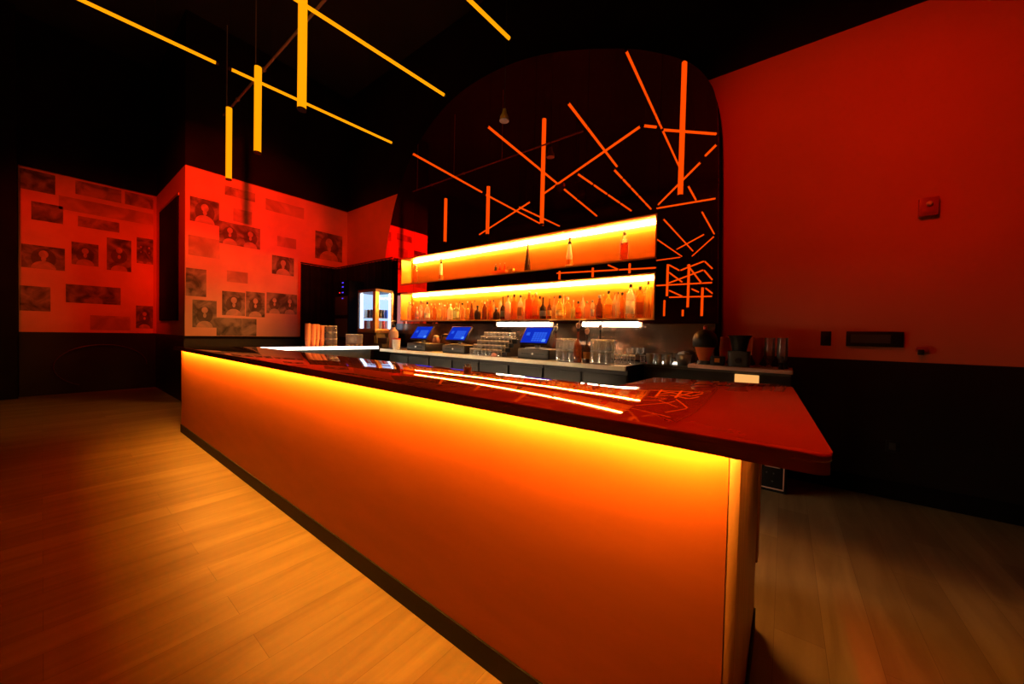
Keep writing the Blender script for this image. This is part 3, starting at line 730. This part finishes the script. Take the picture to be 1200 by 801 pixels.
def stack(xl, n, Y, rows, layers, what):
    for l in range(layers):
        for rw in range(rows):
            for j in range(n):
                nm = ['lower', 'upper'][l] if layers > 1 else 'single'
                glass(xl+j*.078, Y+rw*.08, WK+l*.1255, f'tall clear glass, {ordn(j+1)} from left, {nm} layer, {["front", "back"][rw]} row, {what}', 'tall glasses in the '+what, r=.036, h=.125)
stack(wx(655, 3.52), 3, 3.52, 2, 2, 'stack right of the largest till')
stack(wx(696, 3.52), 3, 3.52, 2, 2, 'stack right of the amber bottle')
for j in range(3): glass(wx(725, 3.66)+j*.072, 3.66, WK, f'low clear tumbler, {ordn(j+1)} from the left, right of the tall glass stack', 'low tumblers at the right end', r=.032, h=.10)
def coupe(x, y, label):
    o = obj('stem_glass', lathe([(.034, 0), (.034, .003), (.005, .008), (.004, .075), (.012, .085), (.036, .115), (.040, .165), (.038, .165), (.034, .118), (.010, .09), (0, .088)], 16), 'glass', loc=(x, y, WK)); tag(o, label, 'glass', 'stem glasses'); return o
coupe(wx(738, 3.75), 3.75, 'stemmed glass right of the low tumblers'); coupe(wx(744, 3.95), 3.95, 'stemmed glass close to the end of the worktop')
coupe(wx(751, 4.03), 4.03, 'rearmost stemmed glass near the backsplash')
glass(wx(753, 3.96), 3.97, WK, 'small clear glass in the set-back corner beside the red glass', 'corner glasses', r=.03, h=.09, up=True)
ob = obj('candle_glass', tumbler_bm(.032, .085, True), [tint('red-orange', COL['red-orange'], .4), 'cap_red'], loc=(wx(761, 4.0), 4.0, WK)); tag(ob, 'small red tinted glass in the corner beyond the worktop end', 'glass')
obj('wax', lathe([(.025, .013), (.025, .05)], 12), 'cap_red', ob)

# bottles standing on the worktop
def pourer_bottle(x, Y, h, r, col, label, spout):
    o = bottle(x, Y, WK, h, r, 'longneck', col, label, 'black', 'lab_orange' if col == 'dark' else None, 'bottles on the back worktop')
    obj('pour_spout', rod(lathe([(.010, h), (.022, h+.02), (.024, h+.045), (.010, h+.06)], 12), (0, 0, h+.05), (.02, -.02, h+.085), .006), spout, o)
    return o
pourer_bottle(wx(677, 3.46), 3.46, .36, .042, 'brown', 'tall amber-brown bottle with pale pourer between the glass stacks', 'pink')
pourer_bottle(wx(687.5, 3.50), 3.50, .30, .036, 'dark', 'dark bottle with orange label beside the amber-brown bottle', 'pink')
pourer_bottle(wx(651, 3.92), 3.92, .34, .038, 'brown', 'brown bottle standing behind the largest till', 'white')
pourer_bottle(wx(703, 3.96), 3.96, .36, .038, 'dark', 'dark bottle with pale pourer rising behind the right glass stack', 'pink')
# between the left tills
t = thing('juice_jug', 'orange plastic jug between the two left blue screens', 'jug', (wx(511, 3.96), 3.96, WK))
obj('body', lathe([(.055, 0), (.06, .02), (.06, .16), (.045, .20)], 18), 'orange_cup', t); obj('lid', lathe([(.047, .2), (.047, .225), (.02, .24)], 16), 'white', t)
t = thing('brown_canister', 'dark brown round canister leaning behind the middle blue screen', 'canister', (wx(522, 4.02), 4.02, WK))
obj('body', lathe([(.07, 0), (.085, .03), (.09, .14), (.06, .22)], 18), 'lab_brown', t); obj('lid', lathe([(.062, .22), (.06, .25), (.015, .27)], 16), 'black', t)
# crumpled white bar towel on the worktop edge and straw caddy on the inner counter edge
def lump(name, label, cat, loc, r, mat, seed):
    random.seed(seed); bm = bmesh.new(); bmesh.ops.create_icosphere(bm, subdivisions=3, radius=r)
    for v in bm.verts:
        n = math.sin(v.co.x*90+seed)*math.cos(v.co.y*80)*math.sin(v.co.z*95)
        v.co *= 1+.22*n+.05*random.random(); v.co.z = max(v.co.z*.72, -r*.6)
    for f_ in bm.faces: f_.smooth = True
    o = obj(name, bm, mat, loc=(loc[0], loc[1], loc[2]+r*.6)); return tag(o, label, cat)
lump('bar_towel', 'pink crumpled bar towel on the worktop edge below the stepped glasses', 'towel', (wx(579, 3.405, 415), 3.405, WK), .034, 'lab_pink', 3)
t = thing('straw_caddy', 'small white caddy at the inner edge of the bar counter below the stepped glasses', 'caddy', (-1.60, 1.64, CT))
obj('cup', lathe([(.022, 0), (.024, .003), (.027, .028), (.024, .028), (.021, .004), (0, .004)], 14), 'white', t)
for k in range(6): obj('pick', rod(bmesh.new(), (.008*math.cos(k), .008*math.sin(k), .005), (.02*math.cos(k*1.1), .02*math.sin(k*1.1), .045), .003, 6), 'white', t)

# ------------------------------------------------------------------ left wing of the counter: cups
def ex(x, Y, y=402):
    d = F + R*(x-600)/420 - UP*(y-400.5)/420
    return d.x*Y/d.y
cw = [(360.5, 2.40), (366.5, 2.49), (371, 2.60), (377, 2.69)]
for k, (x, Y) in enumerate(cw):
    h = [.335, .33, .33, .31][k]
    bm = bmesh.new(); n = 7
    prof = [(.031, 0)]
    for j in range(22): prof += [(.036+.002*(j/22), .09+j*(h-.09)/22), (.0405, .09+j*(h-.09)/22+.004), (.0405, .09+j*(h-.09)/22+.008)]
    o = obj('cup_stack', lathe(prof + [(.034, h), (.03, h-.04), (0, h-.05)], 18), 'orange_cup', loc=(ex(x, Y), Y, CT)); tag(o, ['leftmost tall stack of orange plastic cups at the left end of the bar', 'second tall stack of orange plastic cups from the left', 'third tall stack of orange plastic cups from the left', 'rightmost tall stack of orange plastic cups, beside the clear cups'][k], 'cup stack', 'stacks of orange cups')
xb = ex(383, 2.75)
for l in range(3):
    for rw in range(2):
        for j in range(3):
            glass(xb-.18+j*.085+.02, 2.72+rw*.088+j*.03, CT+l*.1055, f'clear plastic cup beside the orange cups, {["bottom", "middle", "top"][l]} layer, {["front", "back"][rw]} row, {ordn(j+1)} from left', 'clear plastic cups in a stack', r=.039, h=.105, mat='cup_clear', name='plastic_cup')
for j in range(4): glass(ex(407.5+j*5.0, 3.05+.06*j), 3.05+.06*j, CT, f'tall clear glass, {ordn(j+1)} from the left of the row in front of the lit cooler', 'glasses in front of the cooler', r=.034, h=.185, up=True, mat='cup_clear')
# condiment bits in front of the cooler
t = thing('garnish_tray', 'black garnish tray with red fruit in front of the lit cooler', 'tray', (ex(446, 3.5), 3.5, WK))
obj('tray', box(box(box(box(box(bmesh.new(), -.14, .14, -.06, .06, 0, .01), -.14, -.13, -.06, .06, .01, .07), .13, .14, -.06, .06, .01, .07), -.13, .13, -.06, -.05, .01, .07), -.13, .13, .05, .06, .01, .07), 'black', t)
obj('lid', B(-.14, .14, .03, .065, .075, .17, .004), 'black', t)
for k in range(7):
    bm = bmesh.new(); bmesh.ops.create_icosphere(bm, subdivisions=2, radius=.026)
    for f_ in bm.faces: f_.smooth = True
    o = obj('red_fruit', bm, 'cap_red' if k % 2 else 'orange_cup', loc=(ex(446, 3.5)-.10+k*.033, 3.5+(.018 if k % 2 else -.02), WK+.037)); tag(o, f'small {"red" if k % 2 else "orange"} fruit, {ordn(k+1)} from the left in the black garnish tray', 'fruit', 'fruit in the garnish tray')
# soap bottle and white cup left of the first till
t = thing('white_cup', 'white cup on the worktop left of the first till', 'cup', (ex(464.5, 3.46), 3.46, WK))
obj('cup_body', lathe([(.052, 0), (.055, .01), (.066, .17), (.062, .17), (.05, .012), (0, .012)], 18), 'white', t)
obj('red_band', lathe([(.0655, .158), (.0667, .162), (.0672, .176), (.0645, .176)], 18, caps=False), 'cap_red', t)
t = thing('pump_bottle', 'pinkish frosted bottle with black pump beside the fridge', 'bottle', (ex(461, 3.72), 3.72, WK))
obj('body', lathe([(.07, 0), (.075, .02), (.07, .10), (.075, .15), (.085, .22), (.075, .29), (.03, .33), (.026, .36)], 20), 'pinkplastic', t)
pm = obj('pump', lathe([(.03, .355), (.03, .40), (.012, .405), (.012, .45), (.03, .452), (.03, .475), (.01, .48)], 14), 'black', t)
obj('nozzle', path([(0, 0, .465), (.03, -.05, .47), (.035, -.075, .45)], .009), 'white', pm)

# ------------------------------------------------------------------ lit cooler on a black stand
t = thing('cooler_stand', 'black cabinet standing under the lit glass cooler', 'cabinet', (-6.55, 3.66, 0))
obj('carcass', B(0, .64, .02, .40, 0, 1.30, .005), 'black', t); obj('door', B(.02, .62, 0, .019, .08, 1.25, .004), 'black', t)
f = thing('glass_cooler', 'lit glass-sided drinks cooler glowing blue-white before the curtain', 'cooler', (-6.53, 3.67, 1.305))
W_, D_, Hh = .60, .375, .80
obj('base', B(0, W_, 0, D_, 0, .07, .004), 'bronze', f); obj('top', B(0, W_, 0, D_, Hh-.05, Hh, .004), 'graphite', f)
for x in (0, W_-.035):
    for y in (0, D_-.035):
        if x or y: obj('post', B(x-(.05 if x and not y else 0), x+.035, y, y+(.075 if x and not y else .035), .07, Hh-.05), 'bronze', f)
obj('post', B(0, .03, 0, .03, .07, Hh-.05), 'graphite', f)
obj('light_panel', B(.004, .012, .04, D_-.04, .075, Hh-.055), 'cooler_glow', f)
obj('light_panel', B(.04, W_-.04, D_-.012, D_-.004, .075, Hh-.055), 'cooler_glow', f)
obj('lamp_tube', rod(bmesh.new(), (.06, .05, .08), (.06, .05, Hh-.06), .022), 'cooler_tube', f)
obj('lamp_tube', rod(bmesh.new(), (W_-.028, D_-.062, .08), (W_-.028, D_-.062, Hh-.06), .015), 'cooler_tube', f)
gd = obj('glass_door', B(.031, W_-.051, .002, .008, .072, Hh-.052), 'door_glass', f); obj('glass_side', B(W_-.008, W_-.002, .076, D_-.036, .072, Hh-.052), 'door_glass', f)
for z in (.27,): obj('wire_shelf', B(.045, W_-.04, .04, D_-.05, z, z+.006), 'steel', f)
cl = ['cap_red', 'lab_white', 'blue']
M['blue'] = pbr('blue_can', (.05, .12, .45), .35, .3)
M['can_red'] = pbr('red_can', (.65, .10, .10), .35, .3)
nb = 0
for lev, z in enumerate((.0705, .2765)):
    for j in range(4):
        for kx, (xx, yy) in enumerate((((W_-.115), (.115+j*.062)), (.14+j*.105, .085))):
            if kx == 1 and j == 3: continue
            mat = ['can_red', 'lab_white', 'can_red', 'lab_pink'][j] if lev == 0 else (['blue', 'lab_white', 'graphite', 'blue'][(j+lev) % 4])
            o = obj('drink_can', lathe([(.024, 0), (.030, .006), (.030, .145 if lev < 2 else .13), (.023, .155 if lev < 2 else .14)], 14), mat, loc=(-6.53+xx, 3.67+yy, 1.305+z))
            nm = {'can_red': 'red', 'lab_white': 'white', 'lab_pink': 'pink', 'blue': 'blue', 'graphite': 'grey'}[mat]
            tag(o, f'{nm} can, {ordn(j+1)} {"from front, right side" if kx == 0 else "from left, front side"}, {["bottom", "middle", "top"][lev]} shelf of the lit cooler', 'can', 'cans in the lit cooler')

# black curtain across the corner
def curtain(pts, z0, z1, folds, amp):
    bm = bmesh.new(); n = 140; rows = []
    tot = sum((Vector(b)-Vector(a)).length for a, b in zip(pts, pts[1:]))
    def at(s):
        for a, b in zip(pts, pts[1:]):
            L_ = (Vector(b)-Vector(a)).length
            if s <= L_+1e-6: d = (Vector(b)-Vector(a)).normalized(); return Vector(a)+d*s, Vector((d.y, -d.x))
            s -= L_
        return Vector(pts[-1]), Vector((0, -1))
    for z in (z0, z0+.5*(z1-z0), z1-.05, z1):
        row = []
        for k in range(n+1):
            p, nr = at(tot*k/n*.9999)
            f_ = amp*(math.sin(k/n*folds*2*PI)+.4*math.sin(k/n*folds*3.1*PI+1)) * (1 if z < z1-.06 else .6)
            q = p + nr*f_; row.append(bm.verts.new((q.x, q.y, z)))
        rows.append(row)
    for a, b in zip(rows, rows[1:]):
        for k in range(n): bm.faces.new((a[k], a[k+1], b[k+1], b[k])).smooth = True
    bmesh.ops.solidify(bm, geom=bm.faces[:], thickness=.006)
    return bm
t = thing('stage_curtain', 'black pleated curtain hung across the corner left of the lit cooler', 'curtain', (0, 0, 0))
obj('cloth', curtain([(MX+.10, 3.36), (MX+.10, 4.105), (-6.08, 4.105)], .02, 2.74, 24, .018), 'curtain', t)
obj('rail', path([(MX+.10, 3.36, 2.76), (MX+.10, 4.105, 2.76), (-6.08, 4.105, 2.76)], .014), 'black', t)
# amplifier rack with indicator lights in front of the curtain
t = thing('amp_rack', 'tall black equipment rack with a column of blue indicator lights', 'rack', (-7.30, 3.75, 0))
obj('case', B(-.28, .28, 0, .33, 0, 2.35, .006), 'frame_black', t)
for z in (1.98, 2.10, 2.215, 2.32-.02): obj('indicator', B(.02, .075, -.006, 0, z, z+.02), 'blue_dot', t)
obj('indicator', B(-.09, -.06, -.006, 0, 2.10, 2.12), 'red_dot', t)
for z in (.3, .75, 1.2, 1.65): obj('unit_face', B(-.25, .25, -.005, 0, z, z+.38), 'black', t)

# ------------------------------------------------------------------ on the raised board: blender, shaker, glasses
ZB = WK+.0345
t = thing('domed_blender', 'blender with orange tapered jar under a black domed lid, beside the mirror edge', 'blender', (-.62, 3.90, ZB))
obj('base', lathe([(.06, 0), (.066, .005), (.058, .035)], 18), 'graphite', t)
obj('jar', lathe([(.042, .036), (.05, .05), (.085, .165), (.081, .165), (.046, .055), (0, .045)], 20), 'orange_glass', t)
hd = obj('dome_lid', lathe([(.098, .166), (.105, .18), (.108, .24), (.095, .29), (.055, .325), (.015, .335)], 22), 'black', t)
obj('knob', lathe([(.010, .335), (.018, .345), (.014, .37), (0, .374)], 12), 'cap_red', hd)
t = thing('bar_blender', 'black flared blender jug on a grey motor base on the pink-edged board', 'blender', (-.335, 3.92, ZB))
mb = obj('motor_base', prism(round_poly([(-.085, -.085), (.085, -.085), (.085, .085), (-.085, .085)], [.03]*4), 0, .14, bev=.012), 'graphite', t)
obj('dial', rod(bmesh.new(), (0, -.096, .055), (0, -.085, .055), .024, 14), 'black', mb)
obj('jug', lathe([(.058, .141), (.06, .16), (.078, .25), (.10, .285), (.095, .285), (.07, .245), (.05, .16), (0, .15)], 20), 'black', t)
t = thing('card_reader', 'low black card reader with an orange lit window left of the blender jug', 'card reader', (-.50, 3.86, ZB))
obj('body', B(-.055, .055, -.05, .06, 0, .085, .006), 'black', t); obj('window', B(-.02, .022, -.053, -.0502, .03, .068), 'lab_orange', t)
for k, (x, y, m_, s) in enumerate(((-.47, 4.06, 'orange_glass', 'orange-tinted cocktail glass behind the card reader'), (-.20, 4.05, 'orange_glass', 'tall narrow glass just right of the blender jug'), (-.112, 4.05, 'glass', 'tall clear glass, second right of the blender jug'), (-.018, 4.05, 'glass', 'tall clear glass nearest the right end of the board'))):
    o = obj('hurricane_glass', lathe([(.034, 0), (.034, .005), (.012, .02), (.040, .08), (.045, .15), (.040, .24), (.042, .27), (.038, .27), (.036, .24), (.041, .15), (.035, .08), (0, .03)], 18), m_, loc=(x, y, ZB)); tag(o, s, 'glass', 'tall glasses on the pink-edged board')
for k, (x, s) in enumerate(((-.005, 'front small dark bowl'), (.0, 'rear small dark bowl'))):
    o = obj('jigger', lathe([(.024, 0), (.012, .03), (.022, .055), (.019, .055), (0, .035)], 14), 'black', loc=(-.02+.03*k, 3.86+.1*k, ZB)); tag(o, s.replace('bowl', 'jigger')+' at the right end of the board', 'jigger', 'dark jiggers')
# shiny clutter in the set-back sink corner
t = thing('ice_bucket', 'shiny steel ice bucket in the set-back corner under the mirror', 'bucket', (-.835, 4.05, WK))
obj('bucket', lathe([(.055, 0), (.06, .005), (.078, .11), (.084, .115), (.074, .115), (.056, .01), (0, .01)], 22), 'steel', t)
obj('ice', lathe([(.07, .10), (.05, .135), (.0, .15)], 12), 'white', t)
for k in range(3):
    o = obj('shaker_tin', lathe([(.03, 0), (.044, .11), (.041, .11), (.028, .006), (0, .006)], 16), 'steel', loc=(-1.14+k*.085, 3.94+.02*(k % 2), WK)); tag(o, f'steel shaker tin, {ordn(k+1)} from the left in the set-back corner', 'shaker', 'steel shaker tins')
lump('napkin_pile', 'crumpled white napkins shining beside the steel bucket under the mirror', 'napkins', (-.99, 4.09, WK+.001), .05, 'white', 11)

# ------------------------------------------------------------------ right-hand wall fittings
t = thing('fire_alarm', 'red fire alarm strobe high on the right-hand wall', 'alarm', (.897, WY, 2.45))
obj('housing', B(-.055, .055, -.045, 0, -.075, .075, .008), 'alarm', t); obj('strobe', lathe([(.02, 0), (.02, .01), (.012, .02), (0, .022)], 12), 'white', t, loc=(0, -.046, .02), rot=(PI/2, 0, 0))
obj('grille', B(-.035, .035, -.049, -.0455, -.055, -.02, .002), 'alarm', t)
t = thing('light_switch', 'small black switch plate on the red wall left of the long black panel', 'switch', (.30, WY, 1.36))
obj('plate', B(-.037, .037, -.008, 0, -.066, .066, .003), 'black', t); obj('rocker', B(-.016, .016, -.013, -.0082, -.033, .033, .002), 'black', t)
t = thing('control_panel', 'long black control panel on the red wall', 'panel', (.615, WY, 1.362))
obj('case', B(-.178, .178, -.03, 0, -.066, .066, .004), 'black', t); obj('display', B(-.15, .10, -.032, -.0302, -.035, .04), 'graphite', t)
t = thing('wall_socket', 'small outlet box low on the red wall just above the wainscot', 'outlet', (.90, WY, 1.285))
obj('box', B(-.035, .035, -.03, 0, -.02, .02, .003), 'alarm', t); obj('plug', B(-.028, .005, -.06, -.0305, -.045, -.002, .003), 'black', t)
t = thing('wall_socket', 'black outlet plate low on the dark wainscot at right', 'outlet', (.755, WY-.012, .45))
obj('plate', B(-.04, .04, -.008, 0, -.05, .05, .003), 'black', t); obj('socket', B(-.02, .02, -.011, -.0082, -.03, .03, .002), 'graphite', t)

# ------------------------------------------------------------------ view
w = bpy.data.worlds.new('dark'); sc.world = w; w.use_nodes = True
w.node_tree.nodes['Background'].inputs[0].default_value = (.0, .0, .0, 1); w.node_tree.nodes['Background'].inputs[1].default_value = 0
vs = sc.view_settings; vs.view_transform = 'Standard'; vs.look = 'None'; vs.gamma = 1; vs.exposure = 0; vs.use_curve_mapping = False
sc.cycles.max_bounces = 10; sc.cycles.transparent_max_bounces = 24; sc.cycles.glossy_bounces = 5; sc.cycles.diffuse_bounces = 3
sc.cycles.caustics_reflective = False; sc.cycles.caustics_refractive = False; sc.cycles.sample_clamp_indirect = 4
sc.cycles.use_denoising = True
